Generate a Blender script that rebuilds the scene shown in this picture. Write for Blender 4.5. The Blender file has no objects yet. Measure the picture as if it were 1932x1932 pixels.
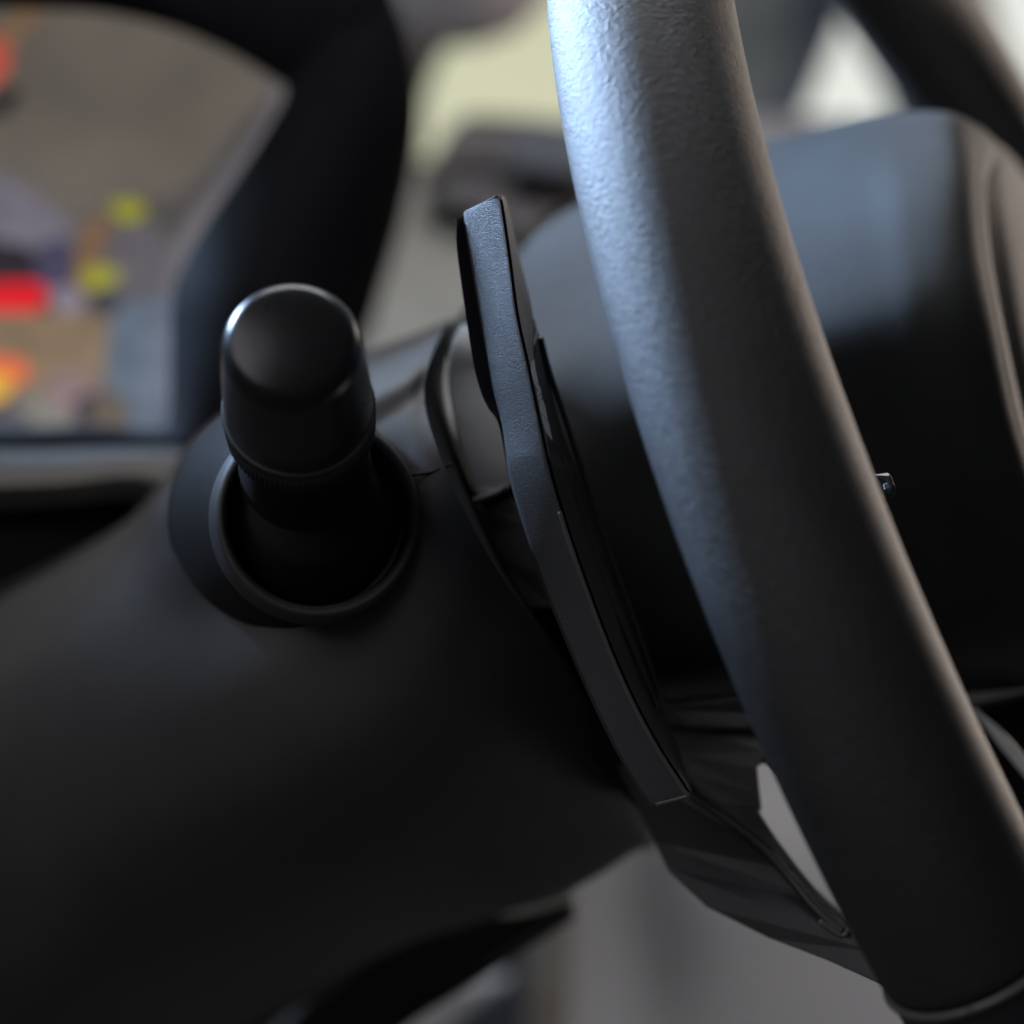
import bpy, bmesh, math, random
from mathutils import Vector, Matrix, Euler
from mathutils.geometry import tessellate_polygon
random.seed(4)
S = bpy.context.scene
COL = S.collection

# ---------------------------------------------------------------- camera
cam_d = bpy.data.cameras.new('camera')
cam = bpy.data.objects.new('camera', cam_d); COL.objects.link(cam)
cam.location = (0, 0, 1.15)
cam.rotation_euler = Euler((math.radians(78), 0, 0))
cam_d.lens = 85; cam_d.sensor_width = 36; cam_d.clip_start = .01; cam_d.clip_end = 60
cam_d.dof.use_dof = True; cam_d.dof.focus_distance = .450; cam_d.dof.aperture_fstop = 6.4
S.camera = cam
CM = Matrix.Translation(cam.location) @ cam.rotation_euler.to_matrix().to_4x4()
K = 36/85/1932.0
def V(x, y, d):
    """point of the car interior, read off the photograph (1932 grid) at distance d metres"""
    return CM @ Vector(((x-966)*K*d, (966-y)*K*d, -d))
def CV(x, d, z): return CM @ Vector((x, z, -d))      # right, away, up (metres, seen from the door)
def CD(x, d, z): return CM.to_3x3() @ Vector((x, z, -d))

# ---------------------------------------------------------------- world + lamps
w = bpy.data.worlds.new('World'); S.world = w; w.use_nodes = True
bg = w.node_tree.nodes['Background']; bg.inputs[0].default_value = (.80, .84, .90, 1); bg.inputs[1].default_value = .045
S.view_settings.view_transform = 'Standard'; S.view_settings.look = 'None'
S.view_settings.exposure = 0; S.view_settings.gamma = 1
def lamp(name, pos, aim, size, size_y, energy, color):
    l = bpy.data.lights.new(name, 'AREA'); l.shape = 'RECTANGLE'; l.size = size; l.size_y = size_y
    l.energy = energy; l.color = color
    o = bpy.data.objects.new(name, l); COL.objects.link(o)
    o.location = pos
    o.rotation_euler = (aim-pos).to_track_quat('-Z', 'Y').to_euler()
    return o
wl = lamp('windscreen_light', CV(-.55, .84, .38), CV(.02, .45, .08), .22, .20, 15.5, (.47, .67, 1.0)); wl.data.spread = math.radians(75)
lamp('roof_light', CV(-.05, .85, .95), CV(.05, .60, 0), .7, .5, 7.0, (.96, .98, 1.0))
lamp('far_window_light', CV(.60, 1.12, .18), CV(.08, .45, .0), .20, .6, 3.2, (1.0, .84, .73))
lamp('open_door_light', CV(-.55, -.12, .50), CV(.0, .48, .0), .7, .6, 3.2, (.95, .95, 1.0))
lamp('footwell_fill', CV(.48, .74, -.36), CV(.18, .95, -.20), .3, .25, .38, (1.0, .97, .98))  # added fill that brightens the console side, no such lamp in view

# ---------------------------------------------------------------- materials
def s2l(c):
    return tuple(((v/255)/12.92 if v/255 <= .04045 else ((v/255+.055)/1.055)**2.4) for v in c)
def mat(name, col, rough=.5, bump=0, bscale=2500, var=.12, vscale=60, spec=.5, metal=0, rvar=.08, coat=0, bump2=0, b2scale=400, srgb=False, stretch=None):
    m = bpy.data.materials.new(name); m.use_nodes = True
    nt = m.node_tree; N = nt.nodes; Lk = nt.links; b = N['Principled BSDF']
    if srgb: col = s2l(col)
    tc = N.new('ShaderNodeTexCoord')
    src = tc.outputs['Object']
    if stretch:
        mp = N.new('ShaderNodeMapping'); mp.inputs['Scale'].default_value = stretch; Lk.new(src, mp.inputs[0]); src = mp.outputs[0]
    n1 = N.new('ShaderNodeTexNoise'); n1.inputs['Scale'].default_value = vscale; n1.inputs['Detail'].default_value = 5
    Lk.new(src, n1.inputs['Vector'])
    r = N.new('ShaderNodeValToRGB')
    r.color_ramp.elements[0].position = .3; r.color_ramp.elements[1].position = .7
    r.color_ramp.elements[0].color = (*[c*(1-var) for c in col], 1)
    r.color_ramp.elements[1].color = (*[min(1, c*(1+var)) for c in col], 1)
    Lk.new(n1.outputs['Fac'], r.inputs[0]); Lk.new(r.outputs[0], b.inputs['Base Color'])
    mr = N.new('ShaderNodeMapRange'); mr.inputs[3].default_value = max(0, rough-rvar); mr.inputs[4].default_value = min(1, rough+rvar)
    n2 = N.new('ShaderNodeTexNoise'); n2.inputs['Scale'].default_value = vscale*9; n2.inputs['Detail'].default_value = 4
    Lk.new(src, n2.inputs['Vector']); Lk.new(n2.outputs['Fac'], mr.inputs[0]); Lk.new(mr.outputs[0], b.inputs['Roughness'])
    b.inputs['Specular IOR Level'].default_value = spec; b.inputs['Metallic'].default_value = metal
    b.inputs['Coat Weight'].default_value = coat
    last = None
    for s_, sc in ((bump, bscale), (bump2, b2scale)):
        if not s_: continue
        n3 = N.new('ShaderNodeTexNoise'); n3.inputs['Scale'].default_value = sc; n3.inputs['Detail'].default_value = 3
        Lk.new(src, n3.inputs['Vector'])
        bp = N.new('ShaderNodeBump'); bp.inputs['Strength'].default_value = 1; bp.inputs['Distance'].default_value = s_
        Lk.new(n3.outputs['Fac'], bp.inputs['Height'])
        if last: Lk.new(last.outputs[0], bp.inputs['Normal'])
        last = bp
    if last: Lk.new(last.outputs[0], b.inputs['Normal'])
    return m
def glow(name, rgb, strength=1.0, var=.12, vscale=20):
    m = bpy.data.materials.new(name); m.use_nodes = True
    nt = m.node_tree; N = nt.nodes; Lk = nt.links
    b = N['Principled BSDF']; col = s2l(rgb)
    b.inputs['Base Color'].default_value = (.02, .02, .02, 1); b.inputs['Roughness'].default_value = .4
    tc = N.new('ShaderNodeTexCoord'); n1 = N.new('ShaderNodeTexNoise'); n1.inputs['Scale'].default_value = vscale
    Lk.new(tc.outputs['Object'], n1.inputs['Vector'])
    r = N.new('ShaderNodeValToRGB'); r.color_ramp.elements[0].position = .3; r.color_ramp.elements[1].position = .7
    r.color_ramp.elements[0].color = (*[c*(1-var) for c in col], 1); r.color_ramp.elements[1].color = (*[c*(1+var) for c in col], 1)
    Lk.new(n1.outputs['Fac'], r.inputs[0]); Lk.new(r.outputs[0], b.inputs['Emission Color'])
    b.inputs['Emission Strength'].default_value = strength
    return m
def leather(name):
    m = mat(name, (.022, .022, .023), .52, .00010, 2600, .15, 60, .5, rvar=.05)
    nt = m.node_tree; N = nt.nodes; Lk = nt.links; b = N['Principled BSDF']
    prev = b.inputs['Normal'].links[0].from_node
    tc = [n for n in N if n.type == 'TEX_COORD'][0]
    v = N.new('ShaderNodeTexVoronoi'); v.feature = 'SMOOTH_F1'; v.inputs['Scale'].default_value = 800
    nd = N.new('ShaderNodeTexNoise'); nd.inputs['Scale'].default_value = 260; nd.inputs['Detail'].default_value = 3
    mx = N.new('ShaderNodeMixRGB'); mx.blend_type = 'LINEAR_LIGHT'; mx.inputs[0].default_value = .0035
    Lk.new(tc.outputs['Object'], nd.inputs['Vector']); Lk.new(tc.outputs['Object'], mx.inputs[1]); Lk.new(nd.outputs['Color'], mx.inputs[2])
    Lk.new(mx.outputs[0], v.inputs['Vector'])
    bp = N.new('ShaderNodeBump'); bp.inputs['Distance'].default_value = .00018; bp.inputs['Strength'].default_value = .8
    Lk.new(v.outputs['Distance'], bp.inputs['Height']); Lk.new(prev.outputs[0], bp.inputs['Normal'])
    n4 = N.new('ShaderNodeTexNoise'); n4.inputs['Scale'].default_value = 820; n4.inputs['Detail'].default_value = 6; n4.inputs['Roughness'].default_value = .65
    mp = N.new('ShaderNodeMapping'); mp.inputs['Scale'].default_value = (1, 1, 1.9)
    Lk.new(tc.outputs['Object'], mp.inputs[0]); Lk.new(mp.outputs[0], n4.inputs['Vector'])
    b2 = N.new('ShaderNodeBump'); b2.inputs['Distance'].default_value = .00038; b2.inputs['Strength'].default_value = .9
    Lk.new(n4.outputs['Fac'], b2.inputs['Height']); Lk.new(bp.outputs[0], b2.inputs['Normal']); Lk.new(b2.outputs[0], b.inputs['Normal'])
    return m
M = {}
M['leather'] = leather('grained_leather')
M['smooth_leather'] = mat('smooth_leather', (.022, .022, .024), .42, .00008, 1500)
M['shroud'] = mat('moulded_plastic', (.044, .042, .043), .62, .00006, 2600, .08, 40)
M['plastic'] = mat('dark_plastic', (.022, .022, .023), .5, .00006, 2600)
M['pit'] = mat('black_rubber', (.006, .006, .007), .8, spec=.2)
M['gloss'] = mat('satin_black_knob', (.009, .009, .010), .29, .00002, 2500, spec=.36, rvar=.05)
M['knurl'] = mat('knurled_black', (.012, .012, .013), .42)
M['hub'] = mat('airbag_skin', (.024, .025, .025), .68, .00008, 1800, spec=.32)
M['hubface'] = mat('airbag_face_skin', (.045, .042, .040), .68, .00008, 1800)
M['paddle'] = mat('sparkling_dark_paint', (.040, .041, .043), .50, .00022, 4600, .1, 80, .45, rvar=.1)
M['paddleface'] = mat('warm_grey_satin', (.26, .225, .20), .45, .00006, 3000)
M['paddleback'] = mat('violet_black_plastic', (.045, .038, .058), .75, .00006, 2600, spec=.2)
M['ringm'] = mat('collar_ring_plastic', (.030, .029, .030), .6, .00006, 2600)
M['edgem'] = mat('edge_highlight_grey', (.085, .082, .08), .4)
M['collarm'] = mat('shade_dark_collar', (.010, .010, .011), .75, .00006, 2600, spec=.25)  # shade on the collar flank put into a darker colour
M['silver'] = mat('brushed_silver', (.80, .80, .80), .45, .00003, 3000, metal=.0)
M['trim'] = mat('dark_satin_trim', (.09, .09, .09), .35)
M['bezel'] = mat('cluster_black', (.005, .005, .007), .8, .00005, 1500, spec=.25)
M['bezelwall'] = mat('grey_cluster_wall', (.13, .125, .13), .5)
M['ledge2'] = mat('pale_brown_trim', (.10, .09, .08), .6)
M['ledge'] = mat('brown_grey_trim', (.12, .105, .09), .6)
M['beige'] = mat('dashboard_grain', (.24, .225, .195), .6, .0001, 800)
M['lowpanel'] = mat('pale_console_plastic', (.74, .72, .725), .65, 0, 1, .05, 6)
M['darkcloth'] = mat('blue_black_carpet', (.13, .15, .18), .8)
M['seam'] = mat('seam_shadow_gap', (.008, .008, .008), .8, spec=.2)

# ---------------------------------------------------------------- builders
def empty(name, origin, label, cat, group=None):
    o = bpy.data.objects.new(name, None); COL.objects.link(o); o.location = origin; o.empty_display_size = .02
    o['label'] = label; o['category'] = cat
    if group: o['group'] = group
    return o
def worldloc(o):
    p = Vector((0, 0, 0))
    while o: p = p + o.location; o = o.parent
    return p
def build(name, verts, faces, material, parent=None, smooth=True, label=None, mats=None, fm=None):
    org = sum(verts, Vector())/len(verts)
    me = bpy.data.meshes.new(name)
    me.from_pydata([tuple(v-org) for v in verts], [], faces)
    bm = bmesh.new(); bm.from_mesh(me); bmesh.ops.recalc_face_normals(bm, faces=bm.faces); bm.to_mesh(me); bm.free()
    for p in me.polygons: p.use_smooth = smooth
    me.materials.append(material)
    o = bpy.data.objects.new(name, me); COL.objects.link(o)
    if parent: o.parent = parent; o.location = org-worldloc(parent)
    else: o.location = org
    if label: o['label'] = label
    return o
def cr(pts, n, closed=False):
    """Catmull-Rom resample of a list of Vectors"""
    P = [Vector(p) for p in pts]; out = []; m = len(P); segs = m if closed else m-1
    for i in range(n):
        t = i/(n if closed else n-1)*segs; k = min(int(t), segs-1); f = t-k
        g = lambda j: P[j % m] if closed else (P[j] if 0 <= j < m else (2*P[0]-P[1] if j < 0 else 2*P[-1]-P[-2]))
        a, b, c, d = g(k-1), g(k), g(k+1), g(k+2)
        out.append(.5*((2*b)+(c-a)*f+(2*a-5*b+4*c-d)*f*f+(3*b-a-3*c+d)*f**3))
    return out
def pw(pts): return [V(*p) for p in pts]
def grid_verts(ctrl, nu, nv):
    rows = [cr(pw(r) if not isinstance(r[0], Vector) else r, nv) for r in ctrl]
    cols = [cr([rows[i][j] for i in range(len(rows))], nu) for j in range(nv)]
    return [[cols[j][i] for j in range(nv)] for i in range(nu)]
def sheet(name, ctrl, material, parent, nu=40, nv=40, thick=.003, label=None, away=None):
    """curved panel through control points, with a real thickness behind it"""
    G = grid_verts(ctrl, nu, nv)
    verts = [v for r in G for v in r]; n = len(verts)
    aw = (away or CD(0, 1, 0))*thick
    verts += [v+aw for v in verts]
    f = []
    for i in range(nu-1):
        for j in range(nv-1):
            a = i*nv+j; f.append((a, a+1, a+nv+1, a+nv)); f.append((n+a, n+a+nv, n+a+nv+1, n+a+1))
    bd = [j for j in range(nv)] + [i*nv+nv-1 for i in range(1, nu)] + [(nu-1)*nv+j for j in range(nv-2, -1, -1)] + [i*nv for i in range(nu-2, 0, -1)]
    for a, b in zip(bd, bd[1:]+bd[:1]): f.append((a, n+a, n+b, b))
    o = build(name, verts, f, material, parent, label=label)
    o.data.set_sharp_from_angle(angle=math.radians(50))
    return o
def prism(name, poly, thick, material, parent, bevel=.001, smoothn=0, label=None, closed_curve=True, aw=None):
    """solid of the given outline (px,py,d per corner), extruded away from its face, edges rounded"""
    P = pw(poly) if not isinstance(poly[0], Vector) else poly
    if smoothn: P = cr(P, smoothn, True)
    a = (aw or CD(0, 1, 0))*thick; n = len(P)
    Q = [p+a for p in P]
    tris = tessellate_polygon([P])
    f = [tuple(t) for t in tris] + [tuple(n+i for i in reversed(t)) for t in tris]
    for i in range(n): j = (i+1) % n; f.append((i, n+i, n+j, j))
    o = build(name, P+Q, f, material, parent, label=label, smooth=False)
    if bevel:
        md = o.modifiers.new('edge', 'BEVEL'); md.width = bevel; md.segments = 3; md.limit_method = 'ANGLE'; md.angle_limit = math.radians(55); md.harden_normals = False
    for p in o.data.polygons: p.use_smooth = bool(smoothn)
    if smoothn: o.data.set_sharp_from_angle(angle=math.radians(50))
    return o
def tube(name, path, r, material, parent, n=60, k=10, label=None, flat=1.0, up=None, taper=None):
    C = cr(path, n); verts = []; f = []
    for i, c in enumerate(C):
        t = (C[min(i+1, n-1)]-C[max(i-1, 0)]).normalized()
        u = t.cross(up or CD(0, 1, 0)).normalized(); v = t.cross(u)
        rr = r*(taper(i/(n-1)) if taper else 1)
        for j in range(k):
            a = 2*math.pi*j/k; verts.append(c+u*math.cos(a)*rr+v*math.sin(a)*rr*flat)
    for i in range(n-1):
        for j in range(k): a = i*k+j; b = i*k+(j+1) % k; f.append((a, b, b+k, a+k))
    f.append(tuple(range(k))); f.append(tuple((n-1)*k+j for j in range(k)))
    return build(name, verts, f, material, parent, label=label)
def frame_of(axis):
    ax = axis.normalized(); u = ax.cross(CD(0, 0, 1)).normalized(); return ax, u, u.cross(ax)
def lathe(name, base, axis, prof, material, parent, k=96, label=None, cap0=True, cap1=True, sx=1.0, shear=None, wob=None):
    """prof: list of (height, radius) along axis"""
    ax, u, v = frame_of(axis); verts = []; f = []
    for i, (h, r) in enumerate(prof):
        for j in range(k):
            a = 2*math.pi*j/k; rr = r*(wob(a, i) if wob else 1)
            verts.append(base+ax*h+u*math.cos(a)*rr*sx+v*math.sin(a)*rr+(shear*h if shear else Vector()))
    for i in range(len(prof)-1):
        for j in range(k): a = i*k+j; b = i*k+(j+1) % k; f.append((a, b, b+k, a+k))
    if cap0: f.append(tuple(range(k)))
    if cap1: f.append(tuple((len(prof)-1)*k+j for j in range(k)))
    return build(name, verts, f, material, parent, label=label)

# ================================================================ SETTING beyond the wheel
def struct(o, kind='structure'):
    o['kind'] = kind; return o
# daylight seen through the far windows, put in as glowing panels outside the car
def backdrop(name, x0, y0, x1, y1, d, m):
    return struct(prism(name, [(x0, y0, d), (x1, y0, d), (x1, y1, d), (x0, y1, d)], .02, m, None, bevel=0))
M['skyw'] = glow('overcast_daylight', (232, 236, 228), 1.0, .04, 1)
M['skyy'] = glow('bright_wall_glow', (207, 208, 178), 1.0, .05, 1)
backdrop('sky', 1250, -700, 3000, 700, 4.0, M['skyw'])
backdrop('bright_wall_glow', 300, -700, 1240, 700, 4.0, M['skyy'])

# dashboard: broad pale top, dark far pad, all at its distance across the car
dash = empty('dashboard', V(900, 500, 1.1), 'grey beige dashboard stretching across the car behind the instrument hood', 'dashboard')
sheet('dashboard_top', [
    [(560, 300, 1.15), (900, 300, 1.15), (1300, 300, 1.15)],
    [(560, 400, 1.05), (900, 395, 1.05), (1300, 390, 1.05)],
    [(560, 560, .98), (900, 560, .98), (1300, 550, .98)],
    [(560, 800, .93), (900, 800, .93), (1300, 800, .93)]], M['beige'], dash, 24, 24, .05)
M['pad'] = mat('purple_brown_vinyl', (.075, .065, .068), .55, .0002, 500)
M['padd'] = mat('dark_slate_vinyl', (.07, .075, .095), .5, .0002, 500)
prism('far_pad', [(868, 222, 1.10), (960, 218, 1.12), (1085, 232, 1.12), (1180, 250, 1.12), (1180, 360, 1.04), (1060, 400, 1.0), (985, 440, .99), (930, 405, 1.0), (850, 385, 1.02), (795, 345, 1.03), (815, 300, 1.05)], .05, M['pad'], dash, .006, 44)
prism('vent_panel', [(975, 242, 1.085), (1100, 245, 1.085), (1110, 330, 1.02), (1000, 322, 1.02), (955, 300, 1.04)], .02, M['padd'], dash, .006, 30)
tube('pad_seam', pw([(800, 340, 1.02), (860, 318, 1.02), (960, 325, 1.02), (1100, 345, 1.0)]), .0035, M['seam'], dash, 30, 8)

# far window surround: pillars
M['pillarb'] = mat('blue_black_pillar_trim', (.09, .125, .19), .5)
M['pillarg'] = mat('grey_pillar_trim', (.13, .14, .14), .6)
M['pillarbr'] = mat('brown_grey_headlining', (.30, .265, .235), .7)
M['blackb'] = mat('black_pillar_seal', (.015, .013, .015), .6)
door = empty('passenger_door', V(1600, 120, 1.5), 'far door with dark window pillars around a bright triangular quarter window', 'car door')
prism('window_surround', [(1330, -60, 1.45), (1560, -60, 1.45), (1565, 0, 1.45), (1530, 120, 1.45), (1480, 245, 1.42), (1330, 260, 1.42)], .03, M['pillarg'], door, .008, 40)
M['fp'] = mat('slate_black_pillar', (.03, .04, .06), .6)
prism('front_pillar', [(1520, -60, 1.42), (1606, -60, 1.42), (1592, 20, 1.42), (1560, 110, 1.41), (1500, 235, 1.40), (1440, 240, 1.40), (1500, 110, 1.41)], .03, M['fp'], door, .008, 40)
prism('rear_pillar', [(1575, -60, 1.40), (1730, -60, 1.38), (1775, 60, 1.37), (1830, 200, 1.36), (1860, 300, 1.36), (1730, 250, 1.38), (1668, 130, 1.39), (1615, 35, 1.40)], .03, M['pillarb'], door, .008, 48)
prism('pillar_seal', [(1712, -60, 1.34), (1780, -60, 1.33), (1860, 100, 1.32), (1960, 330, 1.30), (1830, 330, 1.31), (1775, 150, 1.33)], .03, M['blackb'], door, .008, 40)
prism('pillar_trim', [(1735, -60, 1.28), (1848, -60, 1.27), (1893, 60, 1.26), (1945, 190, 1.25), (2050, 420, 1.24), (2000, 540, 1.24), (1905, 330, 1.25), (1810, 110, 1.27)], .04, M['pillarbr'], door, .010, 48)
M['sill'] = mat('mauve_grey_sill', (.20, .19, .20), .6)
prism('window_sill', [(1360, 222, 1.15), (1480, 216, 1.15), (1600, 220, 1.15), (1760, 230, 1.15), (1760, 330, 1.1), (1360, 360, 1.1)], .04, M['sill'], door, .012)

# far corner between hood and window: brown pillar, pale mirror edge
pil = empty('windscreen_pillar', V(800, 120, 1.3), 'brown grey windscreen pillar beside the yellowish window', 'pillar')
M['brown'] = mat('brown_pillar_cloth', (.11, .088, .078), .8)
prism('pillar_cover', [(700, -80, 1.3), (900, -80, 1.3), (870, 0, 1.3), (820, 70, 1.3), (792, 150, 1.3), (785, 240, 1.3), (770, 340, 1.28), (660, 340, 1.28)], .04, M['brown'], pil, .008)
M['dkstrip'] = mat('dark_pillar_seal', (.035, .032, .034), .6)
tube('pillar_edge', pw([(945, -60, 1.27), (890, 10, 1.27), (835, 70, 1.27), (806, 130, 1.27), (792, 200, 1.27), (796, 290, 1.27)]), .007, M['dkstrip'], pil, 40, 10, taper=lambda t: 1.2-1.0*t)
mir = empty('rear_view_mirror', V(870, -40, 1.15), 'pale mirror housing just showing at the top edge', 'mirror')
M['pale'] = mat('pale_mirror_housing', (.55, .52, .54), .5)
lathe('mirror_housing', V(865, -62, 1.15), CD(1, .1, .25), [(-.045, .006), (-.04, .022), (-.02, .034), (.0, .038), (.02, .036), (.04, .024), (.045, .006)], M['pale'], mir, 40)

# footwell beneath the column
con = empty('centre_console', V(1350, 1800, .95), 'plain pale grey console side below the steering column', 'console')
sheet('side_panel', [
    [(1060, 1380, .92), (1060, 1700, .95), (1060, 2100, .95)],
    [(1200, 1380, .94), (1200, 1700, .96), (1200, 2100, .97)],
    [(1400, 1380, .96), (1400, 1740, .95), (1400, 2100, .985)],
    [(1900, 1380, .98), (1900, 1700, .98), (1900, 2100, 1.0)]], M['lowpanel'], con, 30, 30, .02)
M['con2'] = mat('brown_grey_console_edge', (.42, .37, .31), .7)
sheet('edge_panel', [
    [(985, 1560, .955), (985, 1800, .955), (985, 2100, .955)],
    [(1030, 1560, .945), (1030, 1800, .945), (1030, 2100, .945)],
    [(1072, 1560, .945), (1078, 1800, .948), (1070, 2100, .945)]], M['con2'], con, 12, 20, .01)
carp = prism('carpet', [(500, 1650, .99), (1000, 1650, .99), (1000, 2150, .97), (500, 2150, .97)], .02, M['darkcloth'], con, .002)
prism('pedal_trim', [(690, 1960, .93), (760, 1895, .93), (860, 1870, .93), (960, 1850, .93), (880, 1905, .93), (800, 1990, .93)], .02, M['lowpanel'], con, .004)
# fallback cabin walls so that nothing behind is empty
M['cabin'] = mat('dark_cabin_lining', (.02, .02, .022), .8)
cab = struct(sheet('cabin_wall', [
    [(-900, 560, 1.9), (600, 560, 1.9), (2900, 560, 1.9)],
    [(-900, 1200, 1.6), (600, 1200, 1.6), (2900, 1200, 1.6)],
    [(-900, 2700, 1.5), (600, 2700, 1.5), (2900, 2700, 1.5)]], M['cabin'], None, 8, 8, .02))

# ================================================================ INSTRUMENT DISPLAY
ins = empty('instrument_display', V(350, 450, .70), 'blurred instrument display with red, yellow and orange graphics inside a black hood', 'instrument display')
outer = [(-2300, -900), (-1700, -920), (-1150, -880), (-880, -690), (-650, -580), (-250, -370), (100, -170), (450, -140), (690, -70), (745, 10), (776, 100), (786, 190), (778, 290), (752, 410), (722, 510), (694, 600), (640, 700), (520, 800), (400, 850), (300, 850), (180, 860), (-20, 848), (-250, 850), (-1500, 840), (-2300, 830)]  # unseen left part raised and stretched to block the windscreen lamp
inner = [(-900, 60), (-200, 15), (60, 14), (200, 22), (330, 52), (430, 95), (510, 143), (540, 172), (500, 250), (440, 345), (390, 420), (345, 500), (325, 560), (322, 660), (318, 780), (290, 815), (180, 806), (-20, 812), (-200, 815), (-900, 790)]
def ringbody():
    n = 260
    def rs(l, d): return cr([V(x, y, d(x, y)) for x, y in l], n, True)
    o0 = rs([(x*.98+8, y*.98+8) for x, y in outer], lambda x, y: .80)
    o1 = rs(outer, lambda x, y: .665); 
    o1b = rs([(x*.985+.015*350, y*.985+.015*420) for x, y in outer], lambda x, y: .658)
    i1 = rs([(x*1.01-.01*350, y*1.01-.01*420) for x, y in inner], lambda x, y: .664)
    i1b = rs(inner, lambda x, y: .672)
    i2 = rs([(x*.99+.01*350, y*.99+.01*420) for x, y in inner], lambda x, y: .705)
    L_ = [o0, o1, o1b, i1, i1b, i2]; verts = [v for l in L_ for v in l]; f = []
    for q in range(len(L_)-1):
        for i in range(n): a = q*n+i; b = q*n+(i+1) % n; f.append((a, b, b+n, a+n))
    return verts, f
vv, ff = ringbody()
build('display_hood', vv, ff, M['bezel'], ins)
prism('hood_light_block', [(x, y, .83) for x, y in outer], .03, M['bezel'], ins, .002)  # unseen back plate added to stop lamp light leaking through the opening
def em(name, rgb, s=1.0, var=.2, vs=60): return glow(name, rgb, s, var*1.9, vs)
def flatpoly(name, pts, d, m, label=None, n=0): return prism(name, [(x, y, d) for x, y in pts], .0012, m, ins, 0, n, label)
flatpoly('screen', [(-950, -20), (560, -20), (560, 860), (-950, 860)], .812, em('screen_base', (84, 80, 77), 1, .22, 28))
flatpoly('screen_graphic', [(-60, 20), (330, 40), (500, 150), (430, 260), (345, 355), (215, 385), (60, 400), (-60, 330)], .808, em('grey_beige_area', (97, 91, 84), 1, .10, 25), n=50)
flatpoly('side_strip', [(545, 150), (560, 180), (470, 325), (400, 430), (350, 520), (318, 560), (290, 545), (318, 470), (370, 400), (440, 300), (505, 200)], .803, em('grey_strip', (106, 102, 106), 1, .08, 30), n=44)  # inner wall of the bezel, its brightness put in as glow
gr = [
 ('dark_line', [(500, 195), (512, 205), (420, 330), (340, 435), (300, 510), (285, 500), (320, 425), (400, 320)], (70, 68, 70)),
 ('orange_needle', [(-10, 60), (50, 20), (80, 25), (30, 70), (-10, 110)], (120, 92, 66)),
 ('red_marker', [(-30, 80), (10, 78), (18, 108), (4, 145), (-30, 160)], (178, 78, 60)),
 ('dark_mark', [(-30, 200), (20, 165), (38, 175), (20, 205), (-30, 225)], (30, 28, 30)),
 ('lilac_band', [(-40, 330), (40, 350), (130, 430), (110, 520), (60, 500), (-40, 410)], (108, 104, 116)),
 ('dark_block', [(-60, 465), (50, 465), (100, 530), (20, 548), (-60, 540)], (28, 20, 32)),
 ('orange_bar', [(165, 420), (205, 415), (200, 480), (175, 550), (140, 560), (120, 530), (145, 470)], (118, 88, 62)),
 ('slate_block', [(208, 440), (290, 420), (320, 470), (300, 560), (215, 560), (190, 500)], (92, 88, 94)),
 ('yellow_light', [(205, 392), (235, 376), (270, 385), (268, 405), (240, 418)], (148, 146, 32)),
 ('yellow_light', [(160, 506), (215, 504), (222, 528), (180, 545), (158, 535)], (152, 150, 40)),
 ('red_bar', [(-60, 540), (70, 532), (86, 552), (82, 575), (40, 592), (-60, 594)], (218, 0, 22)),
 ('violet_patch', [(70, 470), (125, 450), (140, 520), (110, 555), (75, 530)], (62, 58, 84)),
 ('pale_patch', [(100, 545), (150, 545), (155, 585), (110, 590)], (128, 120, 134)),
 ('dark_gap', [(170, 555), (225, 555), (215, 600), (185, 600)], (56, 56, 66)),
 ('tan_block', [(-60, 600), (90, 590), (205, 600), (212, 700), (190, 730), (100, 730), (60, 740), (-60, 700)], (128, 108, 86)),
 ('blue_panel', [(215, 590), (320, 560), (335, 600), (332, 760), (310, 830), (250, 815), (200, 740)], (94, 107, 124)),
 ('pale_edge', [(285, 590), (318, 585), (318, 770), (290, 800), (275, 760)], (106, 114, 130)),
 ('orange_flame', [(-60, 680), (30, 675), (52, 700), (30, 725), (-60, 735)], (228, 104, 62)),
 ('yellow_flame', [(-60, 705), (12, 705), (20, 735), (0, 755), (-60, 760)], (222, 172, 64)),
 ('pale_dots', [(30, 745), (110, 745), (140, 790), (90, 830), (40, 800)], (126, 124, 118)),
 ('mauve_patch', [(95, 705), (165, 700), (180, 760), (130, 780), (90, 750)], (136, 116, 116)),
 ('dark_spot', [(140, 755), (185, 745), (190, 785), (150, 790)], (50, 44, 62)),
 ('brown_patch', [(170, 760), (225, 740), (240, 800), (190, 815)], (100, 90, 80)),
 ('grey_patch', [(-60, 770), (40, 780), (60, 830), (-60, 840)], (84, 82, 92)),
]
for i, (nm, pts, c) in enumerate(gr):
    flatpoly(nm, pts, .800-.0006*i, em(nm, c, 1.0, .12, 90), n=28)
# trim shelf beneath the display
shelf = empty('dashboard_shelf', V(150, 950, .68), 'brown grey trim ledge with a dark slot under the display', 'trim panel')
sheet('ledge', [
    [(-200, 842, .70), (100, 840, .70), (300, 842, .70), (460, 856, .70)],
    [(-200, 862, .64), (100, 858, .64), (300, 852, .64), (460, 870, .64)],
    [(-200, 905, .61), (100, 898, .61), (260, 882, .61), (380, 895, .61)],
    [(-200, 945, .61), (100, 925, .61), (250, 915, .61), (340, 960, .61)],
    [(-200, 975, .64), (100, 950, .64), (250, 940, .64), (340, 985, .64)]], M['ledge2'], shelf, 24, 24, .006)
M['slot'] = mat('dark_slot', (.018, .015, .014), .6)
sheet('slot_back', [
    [(-200, 900, .78), (150, 890, .78), (500, 860, .78)],
    [(-200, 1010, .74), (150, 985, .74), (500, 960, .74)],
    [(-200, 1250, .76), (150, 1200, .76), (500, 1150, .76)]], M['slot'], shelf, 14, 14, .006)

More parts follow.
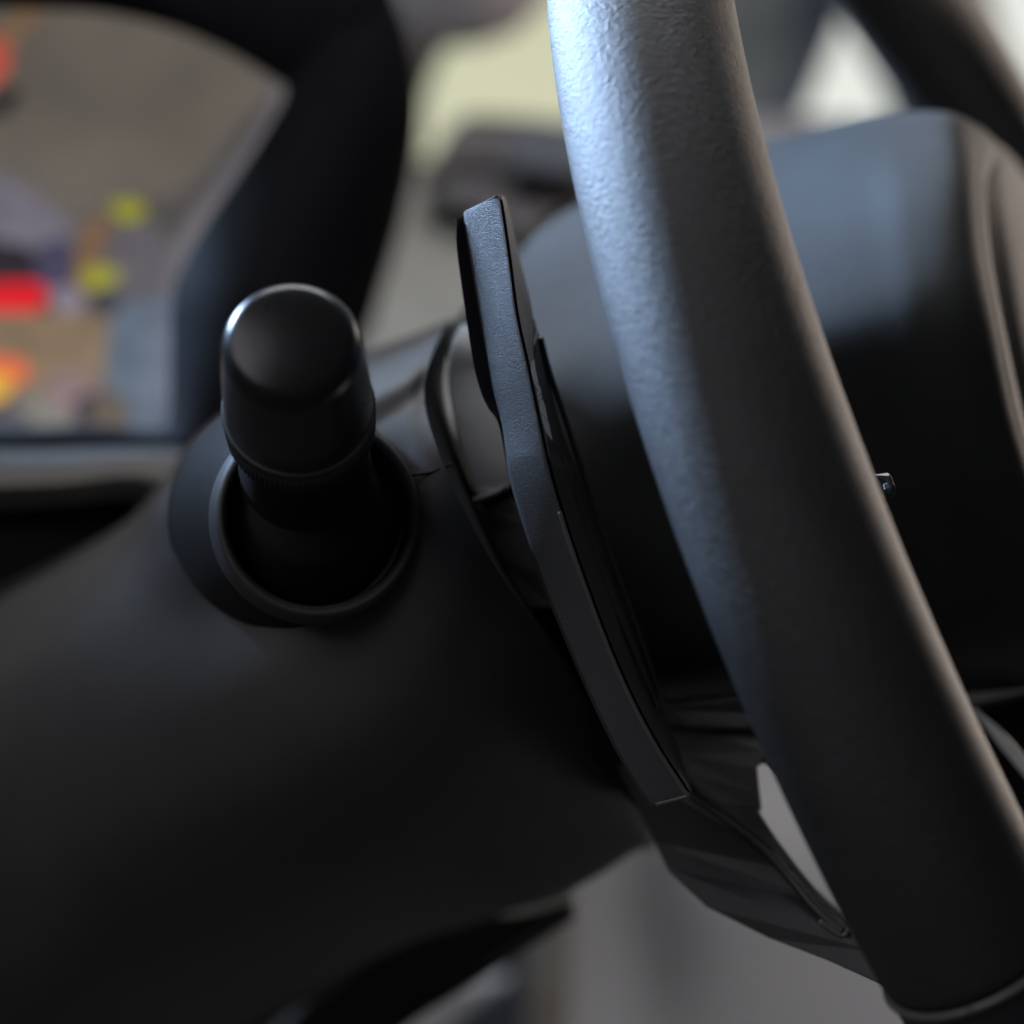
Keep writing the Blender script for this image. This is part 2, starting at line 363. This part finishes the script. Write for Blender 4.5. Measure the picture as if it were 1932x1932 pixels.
# ================================================================ STEERING COLUMN
colm = empty('steering_column', V(700, 1300, .50), 'dark moulded plastic steering column shroud with a round collar', 'steering column')
# control rows: from the far/top edge to the far/bottom edge
ctrl = [
 [(-260, 1235, .72), (0, 1108, .66), (130, 1042, .625), (235, 985, .60), (310, 905, .585), (350, 845, .58), (430, 775, .58), (560, 705, .58), (690, 662, .58), (780, 630, .575), (846, 604, .565)],
 [(-270, 1275, .66), (-10, 1140, .60), (130, 1075, .575), (245, 1010, .552), (325, 935, .502), (375, 880, .493), (470, 815, .490), (590, 750, .494), (700, 712, .493), (775, 685, .495), (815, 668, .500)],
 [(-290, 1360, .62), (-30, 1230, .565), (120, 1150, .54), (250, 1080, .518), (350, 1020, .487), (430, 975, .484), (520, 920, .479), (620, 860, .476), (705, 810, .476), (765, 770, .478), (800, 745, .482)],
 [(-320, 1480, .60), (-60, 1350, .55), (100, 1275, .523), (260, 1200, .502), (390, 1150, .487), (480, 1115, .479), (570, 1060, .474), (660, 990, .471), (740, 920, .470), (790, 870, .469), (822, 838, .470)],
 [(-340, 1640, .60), (-80, 1530, .55), (100, 1460, .520), (280, 1390, .498), (430, 1330, .482), (540, 1280, .474), (640, 1210, .469), (730, 1130, .466), (800, 1050, .465), (845, 990, .465), (870, 950, .467)],
 [(-340, 1840, .62), (-60, 1740, .57), (130, 1680, .535), (330, 1600, .510), (500, 1530, .492), (620, 1470, .482), (730, 1390, .474), (820, 1300, .470), (880, 1210, .469), (920, 1140, .470), (948, 1090, .472)],
 [(-320, 2060, .66), (-20, 1960, .61), (190, 1880, .575), (420, 1780, .545), (620, 1690, .522), (750, 1620, .508), (860, 1540, .497), (950, 1450, .490), (1010, 1370, .487), (1050, 1310, .487), (1075, 1270, .489)],
 [(-280, 2240, .76), (60, 2140, .70), (300, 2030, .655), (540, 1880, .61), (760, 1765, .58), (890, 1722, .565), (1020, 1690, .553), (1110, 1638, .545), (1170, 1592, .54), (1200, 1565, .538), (1215, 1540, .537)],
 [(-240, 2300, .84), (100, 2200, .77), (340, 2080, .72), (560, 1900, .67), (770, 1785, .64), (890, 1745, .62), (1030, 1692, .605), (1130, 1648, .595), (1200, 1606, .588), (1232, 1600, .584), (1240, 1580, .58)],
]
sheet('shroud', ctrl, M['shroud'], colm, 90, 110, .004)
# lower lip of the shroud: dark recess and edge line
prism('lower_cover', [(470, 2100, .66), (560, 1945, .65), (700, 1830, .64), (790, 1768, .635), (880, 1735, .63), (1000, 1722, .625), (1082, 1700, .62), (1060, 1732, .622), (950, 1800, .63), (860, 1858, .635), (760, 1925, .64), (600, 2100, .65)], .05, M['plastic'], colm, .002, 60)
tube('lower_lip', pw([(560, 2110, .642), (740, 1945, .630), (860, 1866, .626), (950, 1808, .622), (1060, 1738, .616), (1085, 1722, .614)]), .0014, M['plastic'], colm, 50, 8)
# end wall of the column facing the wheel (groove)
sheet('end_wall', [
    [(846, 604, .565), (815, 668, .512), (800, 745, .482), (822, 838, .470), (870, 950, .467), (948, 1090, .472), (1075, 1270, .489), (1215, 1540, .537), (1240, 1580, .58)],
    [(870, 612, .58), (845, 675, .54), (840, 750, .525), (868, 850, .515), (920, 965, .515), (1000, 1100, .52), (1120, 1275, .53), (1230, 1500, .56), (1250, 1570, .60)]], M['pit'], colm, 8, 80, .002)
# collar round the stalk hole
rb = V(600, 975, .462)
ring_ax = CD(.18, -1, .10)
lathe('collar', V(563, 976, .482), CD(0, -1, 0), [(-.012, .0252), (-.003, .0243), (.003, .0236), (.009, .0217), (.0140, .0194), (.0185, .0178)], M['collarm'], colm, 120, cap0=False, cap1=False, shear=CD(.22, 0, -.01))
lathe('collar_ring', rb, ring_ax, [(-.012, .0165), (-.002, .0170), (.0010, .0176), (.0020, .0184), (.0018, .0191), (.0004, .0197), (-.004, .0206)], M['ringm'], colm, 120, cap0=False, cap1=False)
lathe('stalk_boot', V(602, 972, .472), CD(-.02, -1, .25), [(-.006, .0195), (.000, .0180), (.006, .0160), (.010, .0135), (.014, .0118)], M['pit'], colm, 80)
tube('seam', pw([(768, 897, .4660), (790, 895, .4668), (810, 892, .4672), (832, 884, .4680), (852, 876, .4700)]), .0003, M['seam'], colm, 24, 8)

# ================================================================ STALK
stk = empty('indicator_stalk', V(585, 950, .475), 'black stubby stalk with rounded cap and knurled ring pointing at the viewer', 'stalk')
tip_ax = (V(549, 640, .408)-V(563, 766, .434)).normalized()
ax_base = V(563, 766, .434)
L = (V(549, 640, .408)-ax_base).length
prof = [(-.0005, .0120), (0, .01325), (.0008, .01345), (L*.25, .0132), (L*.5, .0128), (L*.72, .0123), (L*.84, .0120)]
for a in range(1, 12):
    t = a/11*math.radians(82); prof.append((L*.84+.0044*math.sin(t), .0120-.0034*(1-math.cos(t))))
h1, r1 = prof[-1]
for a in range(1, 8):
    t = a/7; prof.append((h1+.0009*(1-(1-t)**2), r1*(1-t)+.0004))
capo = lathe('end_cap', ax_base, tip_ax, prof, M['gloss'], stk, 128)
kn = lambda a, i: 1+.010*(1 if math.cos(a*84) > 0 else -1)
lathe('cap_highlight_lip', ax_base-tip_ax*.0004, tip_ax, [(0, .01325), (.0001, .01365), (.0005, .01378), (.0010, .0136), (.0012, .0132)], M['trim'], capo, 128)  # lighter ring standing for the highlight arc at the cap base
lathe('knurled_ring', ax_base-tip_ax*.0095, tip_ax, [(0, .0124), (.0006, .0136), (.0085, .0138), (.0092, .0130)], M['knurl'], stk, 504, wob=kn)
lathe('neck', ax_base-tip_ax*.045, tip_ax, [(0, .0150), (.015, .0128), (.030, .0120), (.0362, .0124)], M['pit'], stk, 64)

# ================================================================ STEERING WHEEL (true circle, fitted)
WC = CV(.1235, .5790, .0007)
WN = CD(.8425, -.3959, .3654).normalized(); WN = CD(.8425, -.3959, .3654)
e1 = CD(-.4253, -.9050, 0); e2 = CD(-.3307, .1554, .9308)
R0, r0 = .185, .0175
wheel = empty('steering_wheel', WC, 'black leather steering wheel seen from its side, lit blue along the top of the rim', 'steering wheel')
def rim_section(th, rs=1.0, k=72):
    c = WC+(e1*math.cos(th)+e2*math.sin(th))*R0
    rad = e1*math.cos(th)+e2*math.sin(th); out = []
    for j in range(k):
        a = 2*math.pi*j/k
        out.append(c+rad*math.cos(a)*r0*rs+WN*math.sin(a)*r0*rs)
    return out
def rim_piece(name, th0, th1, n, rs, m, seam_off=0, ends=True):
    k = 72; verts = []; f = []
    for i in range(n):
        t = i/(n-1)
        for j in range(k):
            a = 2*math.pi*j/k
            # seams run slightly oblique round the tube
            th = th0+(th1-th0)*t + seam_off*math.sin(a)*((1-t) if seam_off else 0)
            rad = e1*math.cos(th)+e2*math.sin(th)
            edge = min(t, 1-t)*abs(th1-th0)*R0
            q = rs*(1-.10*math.exp(-edge/.0008)) if ends else rs
            verts.append(WC+rad*R0+(rad*math.cos(a)+WN*math.sin(a))*r0*q)
    for i in range(n-1):
        for j in range(k): a = i*k+j; b = i*k+(j+1) % k; f.append((a, b, b+k, a+k))
    f.append(tuple(range(k))); f.append(tuple((n-1)*k+j for j in range(k)))
    return build(name, verts, f, m, wheel)
TS = -.458
rimo = rim_piece('rim', TS, TS+5.20, 1500, 1.0, M['leather'], seam_off=.001)
rim_piece('lower_rim', TS-.006, TS-.006-.98, 300, .985, M['smooth_leather'], seam_off=.001, ends=False)
# welt between the two leathers
pth = []
for j in range(49):
    a = 2*math.pi*j/48; th = TS-.001+.001*math.sin(a); rad = e1*math.cos(th)+e2*math.sin(th)
    pth.append(WC+rad*R0+(rad*math.cos(a)+WN*math.sin(a))*r0*.985)
tube('rim_welt', pth, .0008, M['trim'], rimo, 160, 8, up=WN)

# hub: airbag cushion body
hub = [
 [(848, 640, .570), (862, 600, .574), (985, 465, .585), (1090, 386, .59), (1280, 318, .588), (1445, 267, .582), (1600, 228, .570), (1690, 212, .562), (1755, 206, .556)],
 [(846, 660, .545), (866, 625, .548), (990, 505, .560), (1100, 425, .566), (1290, 350, .564), (1450, 295, .558), (1605, 252, .546), (1700, 234, .540), (1768, 226, .534)],
 [(850, 700, .520), (880, 690, .520), (1000, 600, .530), (1115, 540, .534), (1305, 460, .534), (1460, 400, .530), (1615, 350, .520), (1712, 330, .512), (1782, 322, .508)],
 [(864, 780, .506), (895, 770, .506), (1018, 700, .506), (1140, 650, .507), (1330, 570, .506), (1480, 520, .503), (1635, 480, .497), (1726, 470, .492), (1792, 465, .490)],
 [(884, 870, .502), (915, 868, .502), (1040, 820, .498), (1170, 780, .494), (1360, 700, .490), (1510, 650, .486), (1660, 620, .482), (1745, 612, .480), (1806, 612, .480)],
 [(915, 985, .504), (945, 985, .504), (1075, 960, .498), (1210, 930, .494), (1400, 870, .489), (1560, 830, .484), (1710, 810, .480), (1790, 800, .478), (1842, 800, .478)],
 [(970, 1120, .508), (1000, 1120, .508), (1120, 1120, .503), (1260, 1100, .498), (1460, 1060, .494), (1620, 1030, .489), (1770, 1010, .485), (1850, 1000, .483), (1905, 1000, .483)],
 [(1060, 1300, .520), (1090, 1295, .520), (1190, 1290, .516), (1330, 1275, .512), (1540, 1250, .506), (1710, 1230, .502), (1850, 1215, .498), (1940, 1210, .497), (1990, 1210, .497)],
 [(1090, 1350, .560), (1130, 1345, .560), (1215, 1340, .555), (1360, 1330, .55), (1570, 1320, .54), (1750, 1310, .53), (1880, 1300, .525), (1980, 1290, .52), (2040, 1290, .52)],
]
bev = [
 [(1755, 206, .556), (1800, 214, .556), (1850, 240, .560), (1880, 270, .57)],
 [(1768, 226, .534), (1810, 234, .536), (1850, 262, .545), (1870, 290, .56)],
 [(1782, 322, .508), (1818, 324, .510), (1846, 332, .518), (1852, 345, .535)],
 [(1792, 465, .490), (1826, 465, .492), (1855, 468, .500), (1862, 478, .52)],
 [(1806, 612, .480), (1842, 612, .482), (1880, 614, .489), (1888, 620, .51)],
 [(1842, 800, .478), (1880, 800, .480), (1920, 802, .487), (1930, 806, .51)],
 [(1905, 1000, .483), (1945, 1000, .485), (1985, 1002, .492), (1995, 1006, .51)],
 [(1990, 1210, .497), (2030, 1210, .498), (2070, 1210, .505), (2080, 1210, .52)],
]
bev.append([(2040, 1290, .52), (2090, 1290, .52), (2140, 1290, .53), (2150, 1290, .54)])
sheet('airbag_cover', [h[:-1]+[tuple(.35*u+.65*v for u, v in zip(h[-1], b_[1]))]+b_[2:] for h, b_ in zip(hub, bev)], M['hub'], wheel, 90, 130, .003, away=CD(.5, .8, -.2))
face = [
 [(1840, 250, .580), (1885, 280, .60), (1950, 365, .64), (2020, 480, .68)],
 [(1850, 290, .572), (1885, 315, .58), (1950, 395, .62), (2030, 500, .66)],
 [(1850, 346, .545), (1885, 360, .555), (1950, 420, .59), (2040, 520, .63)],
 [(1856, 470, .526), (1900, 470, .535), (1960, 480, .57), (2060, 560, .62)],
 [(1880, 620, .516), (1925, 620, .525), (1990, 625, .56), (2090, 680, .60)],
 [(1922, 805, .514), (1970, 805, .524), (2030, 805, .56), (2130, 820, .60)],
 [(1986, 1006, .514), (2035, 1006, .524), (2100, 1006, .56), (2200, 1006, .60)],
]
sheet('airbag_face', face, M['hubface'], wheel, 50, 30, .003, away=CD(.8, .5, -.2))
# rear housing between column and paddle
M['housing'] = mat('grey_housing', (.15, .148, .14), .6, .00006, 2600)
prism('rear_housing', [(852, 655, .500), (874, 612, .512), (905, 640, .505), (955, 760, .494), (975, 860, .488), (962, 918, .487), (940, 926, .487), (902, 938, .488), (882, 880, .490), (856, 790, .494), (845, 720, .498)], .02, M['housing'], wheel, .0012, 44)
tube('housing_edge', pw([(894, 946, .486), (915, 938, .4855), (940, 928, .485), (953, 918, .485)]), .0007, M['trim'], wheel, 20, 8)
prism('shift_module', [(884, 958, .494), (905, 950, .493), (960, 925, .490), (1000, 985, .487), (1030, 1085, .485), (1052, 1150, .486), (1010, 1152, .488), (972, 1158, .490), (935, 1080, .492), (905, 1010, .494)], .02, M['shroud'], wheel, .0012)
prism('lower_module', [(975, 1165, .500), (1055, 1150, .495), (1110, 1230, .492), (1160, 1330, .495), (1210, 1440, .50), (1260, 1540, .505), (1235, 1560, .51), (1150, 1470, .508), (1060, 1350, .505), (1000, 1240, .503)], .02, M['pit'], wheel, .0015)
# left spoke below the hub
M['spokem'] = mat('brown_grey_spoke', (.065, .058, .052), .6)
prism('spoke', [(1250, 1345, .500), (1320, 1345, .497), (1470, 1335, .492), (1480, 1470, .487), (1440, 1436, .488), (1430, 1450, .488), (1434, 1490, .488), (1440, 1535, .488), (1400, 1562, .490), (1360, 1545, .492), (1300, 1480, .496), (1260, 1420, .500)], .02, M['spokem'], wheel, .0015)
prism('spoke_shelf', [(1190, 1270, .500), (1230, 1290, .497), (1262, 1330, .495), (1330, 1322, .492), (1395, 1315, .489), (1500, 1340, .486), (1500, 1400, .487), (1400, 1378, .488), (1300, 1378, .493), (1235, 1372, .497)], .015, M['plastic'], wheel, .0012)
prism('lower_spoke', [(1150, 1420, .505), (1235, 1400, .50), (1300, 1490, .494), (1360, 1520, .491), (1428, 1525, .487), (1464, 1580, .484), (1510, 1642, .480), (1560, 1702, .474), (1600, 1738, .468), (1680, 1800, .458), (1760, 1900, .45), (1680, 1866, .455), (1560, 1812, .466), (1450, 1770, .476), (1335, 1712, .486), (1262, 1645, .494), (1236, 1590, .50)], .022, M['plastic'], wheel, .003)
tube('spoke_ridge', pw([(1300, 1500, .4915), (1370, 1545, .4885), (1440, 1600, .4825), (1490, 1655, .477), (1535, 1710, .472), (1575, 1748, .4675), (1592, 1760, .4655)]), .0010, M['plastic'], wheel, 60, 8)
tube('spoke_edge_highlight', pw([(1545, 1738, .4665), (1588, 1764, .4655), (1602, 1754, .465)]), .0006, M['trim'], wheel, 20, 8)  # lighter tube standing for the highlight along the spoke edge
# chrome sliver of the far spoke
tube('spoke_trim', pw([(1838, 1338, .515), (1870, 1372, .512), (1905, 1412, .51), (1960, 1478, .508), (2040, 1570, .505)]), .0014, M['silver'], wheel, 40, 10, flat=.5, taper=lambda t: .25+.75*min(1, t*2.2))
prism('spoke_panel', [(1822, 1330, .53), (1960, 1300, .53), (2080, 1420, .525), (2080, 1700, .52), (1940, 1600, .52)], .02, M['pit'], wheel, .002)
# little control button peeping out past the rim
M['btn'] = mat('glossy_button', (.05, .05, .052), .25)
cbtn = prism('control_button', [(1640, 896, .452), (1674, 892, .452), (1684, 898, .451), (1691, 918, .450), (1690, 934, .450), (1680, 944, .451), (1650, 950, .452)], .010, M['btn'], wheel, .0009)
prism('button_symbol', [(1667, 914, .4494), (1675, 911, .4494), (1677, 920, .4493), (1669, 923, .4494)], .0006, M['silver'], cbtn, 0)

# ================================================================ SHIFT PADDLE
pad = empty('shift_paddle', V(1050, 950, .46), 'slim dark grey shift paddle with pale lettering behind the rim', 'shift paddle')
D = .452
Al = [(880, 397), (876, 411), (893, 520), (911, 625), (929, 726), (949, 806), (961, 895), (986, 985), (1020, 1090), (1068, 1210), (1115, 1318), (1161, 1412), (1206, 1490), (1227, 1521)]
Bl = [(938, 367), (944, 380), (959, 478), (974, 590), (994, 683), (1017, 795), (1038, 888), (1067, 988), (1102, 1090), (1146, 1208), (1192, 1314), (1243, 1410), (1288, 1480), (1302, 1501)]
sec = [(a, b, (a[0]+3, a[1]+1)) for a, b in zip(Al, Bl)]
n = 120
tl = [.011, .011, .0110, .0105, .0095, .0085, .007, .0055, .0040, .003, .0018, .001, .0005, .0005]
A = cr([V(*s[0], D+tl[i]) for i, s in enumerate(sec)], n); B = cr([V(*s[1], D) for s in sec], n); Eb = cr([V(*s[2], D+.020) for s in sec], n)
deep = CD(.25, 1, 0)
verts = []; f = []
for i in range(n):
    ab = (B[i]-A[i]); u = ab.normalized()
    s = [A[i]+CD(0, 1, 0)*.0012-u*.0002, A[i]+u*.0005, A[i]+u*(ab.length-.0011), A[i]+u*(ab.length-.0003)+CD(0, 1, 0)*.0003, B[i]+CD(0, 1, 0)*.0013, B[i]+CD(0, 1, 0)*.014, Eb[i]+u*.003+CD(0, 1, 0)*.004, Eb[i]]
    verts += s
k = 8
for i in range(n-1):
    for j in range(k): a = i*k+j; b = i*k+(j+1) % k; f.append((a, b, b+k, a+k))
f.append(tuple(range(k))); f.append(tuple((n-1)*k+j for j in range(k)))
pb = build('paddle_body', verts, f, M['paddle'], pad)
pb.data.set_sharp_from_angle(angle=math.radians(28))
md = pb.modifiers.new('edge', 'BEVEL'); md.width = .0005; md.segments = 3; md.limit_method = 'ANGLE'; md.angle_limit = math.radians(40)
# rear shell, violet black, stands out to the left of the facet near the top
sh = [((878, 400), (862, 414)), ((880, 440), (861, 460)), ((893, 520), (868, 519)), ((908, 610), (880, 604)), ((922, 690), (894, 690)), ((934, 745), (907, 739)), ((944, 790), (921, 770)), ((954, 830), (941, 802)), ((962, 900), (958, 890))]
P1 = cr([V(*a, D+.018) for a, b in sh], 50); P2 = cr([V(*b, D+.012) for a, b in sh], 50)
verts = []; f = []
for i in range(50):
    verts += [P1[i]+CD(.0015, 0, 0), P2[i], P2[i]+CD(.004, .006, 0), P1[i]+CD(.006, .008, 0)]
for i in range(49):
    for j in range(4): a = i*4+j; b = i*4+(j+1) % 4; f.append((a, b, b+4, a+4))
f.append((0, 1, 2, 3)); f.append((196, 197, 198, 199))
o = build('rear_shell', verts, f, M['paddleback'], pad); o.data.set_sharp_from_angle(angle=math.radians(30))
# driver-facing plate
Cc = [(946, 367), (957, 384), (977, 472), (1004, 585), (1026, 672), (1057, 794), (1090, 888), (1124, 988), (1160, 1090), (1202, 1203), (1240, 1308), (1278, 1405), (1301, 1478), (1305, 1498)]
Cv = cr([V(x, y, D+.022) for x, y in Cc], n)
strip = [B[i]+(A[i]-B[i]).normalized()*.0005+CD(0, -.0001, 0) for i in range(62, n-1, 3)]+[B[n-1]+(A[n-1]-B[n-1]).normalized()*.0008+CD(0, -.0001, 0), A[n-1]+(B[n-1]-A[n-1]).normalized()*.001]
tube('edge_highlight', strip, .00042, M['edgem'], pad, 120, 8, flat=.6)  # bevel highlight of the facet edge, drawn as a lighter tube
Gx = [(946, 367), (957, 384), (977, 472), (1004, 585), (1008, 678), (1028, 790), (1044, 882), (1100, 985), (1136, 1090), (1178, 1200), (1215, 1300), (1252, 1402), (1288, 1476), (1301, 1497)]
def fr(k_):
    xb, xc = Bl[k_][0], Cc[k_][0]; return max(.0, min(1.0, (Gx[k_][0]-xb)/max(1, xc-xb)))
Gv = cr([V(*Gx[k_], D+.0016+.0204*fr(k_)) for k_ in range(14)], n)
def plate(name, i0, i1, m, left, right, lift=0):
    verts = []; f = []
    for i in range(i0, i1):
        b = left(i); c = right(i)
        verts += [b, b+(c-b)*.5, c, c+CD(-.001, .004, 0), b+CD(-.001, .006, 0)]
    m_ = i1-i0
    for i in range(m_-1):
        for j in range(5): a = i*5+j; q = i*5+(j+1) % 5; f.append((a, q, q+5, a+5))
    f.append(tuple(range(5))); f.append(tuple((m_-1)*5+j for j in range(5)))
    o = build(name, verts, f, m, pad); o.data.set_sharp_from_angle(angle=math.radians(35)); return o
gpl = plate('grip_plate', 2, 54, M['paddleface'], lambda i: B[i]+CD(.0005, .0016, 0), lambda i: Gv[i])
M['darkface'] = mat('shaded_speckled_plate', (.03, .028, .028), .5, .00022, 3000)  # speckled plate; weaker light lower down is put into its dark colour
plate('lower_plate', 29, n-1, M['darkface'], lambda i: (B[i]+CD(.0005, .0018, 0)) if i > 53 else Gv[i]+CD(0, .0012, 0), lambda i: Cv[i]+CD(0, .0003, 0))
tube('plate_ridge', pw([(1013, 630, D+.018), (1007, 655, D+.014), (1007, 680, D+.0135), (1013, 721, D+.0135), (1026, 782, D+.0135), (1040, 820, D+.0135), (1060, 872, D+.0135), (1087, 947, D+.0135), (1107, 1011, D+.0135), (1129, 1072, D+.0135), (1158, 1148, D+.0135), (1190, 1215, D+.0135), (1225, 1300, D+.0135), (1238, 1330, D+.015)]), .00045, M['plastic'], pad, 90, 8)
tube('plate_ridge', pw([(1020, 638, D+.0215), (1036, 700, D+.0215), (1066, 790, D+.0215), (1097, 885, D+.0215), (1130, 985, D+.0215), (1165, 1085, D+.0215), (1205, 1195, D+.0215), (1240, 1300, D+.0215)]), .0006, M['plastic'], pad, 90, 8)
# lettering: pale angular letters, seen almost edge on
def p20(x, y): return ((1020+x/8.05)*.94336, (660+y/8.05)*.94336)
letters = [
 [(355, 470), (310, 520), (322, 690), (345, 790), (432, 872), (415, 790), (380, 620)],
 [(345, 800), (375, 880), (415, 965), (400, 990), (418, 1070), (482, 1020), (460, 930), (432, 880)],
 [(420, 1080), (436, 1150), (486, 1090), (483, 1035)],
 [(440, 1165), (470, 1335), (575, 1440), (545, 1250), (492, 1100)],
 [(473, 1350), (500, 1480), (550, 1650), (655, 1785), (608, 1540), (578, 1452)]]
def lerp_at(lst, y):
    for (x0, y0), (x1, y1) in zip(lst, lst[1:]):
        if y0 <= y <= y1: return x0+(x1-x0)*(y-y0)/(y1-y0)
for l in letters:
    q = []
    for p in l:
        x, y = p20(*p); xb = lerp_at(Bl, y); xc = lerp_at(Cc, y)
        q.append((x+3.5, y, D+.0016+.0204*(x-xb)/(xc-xb)-.0042))
    prism('letter', q, .0005, M['silver'], gpl, 0)
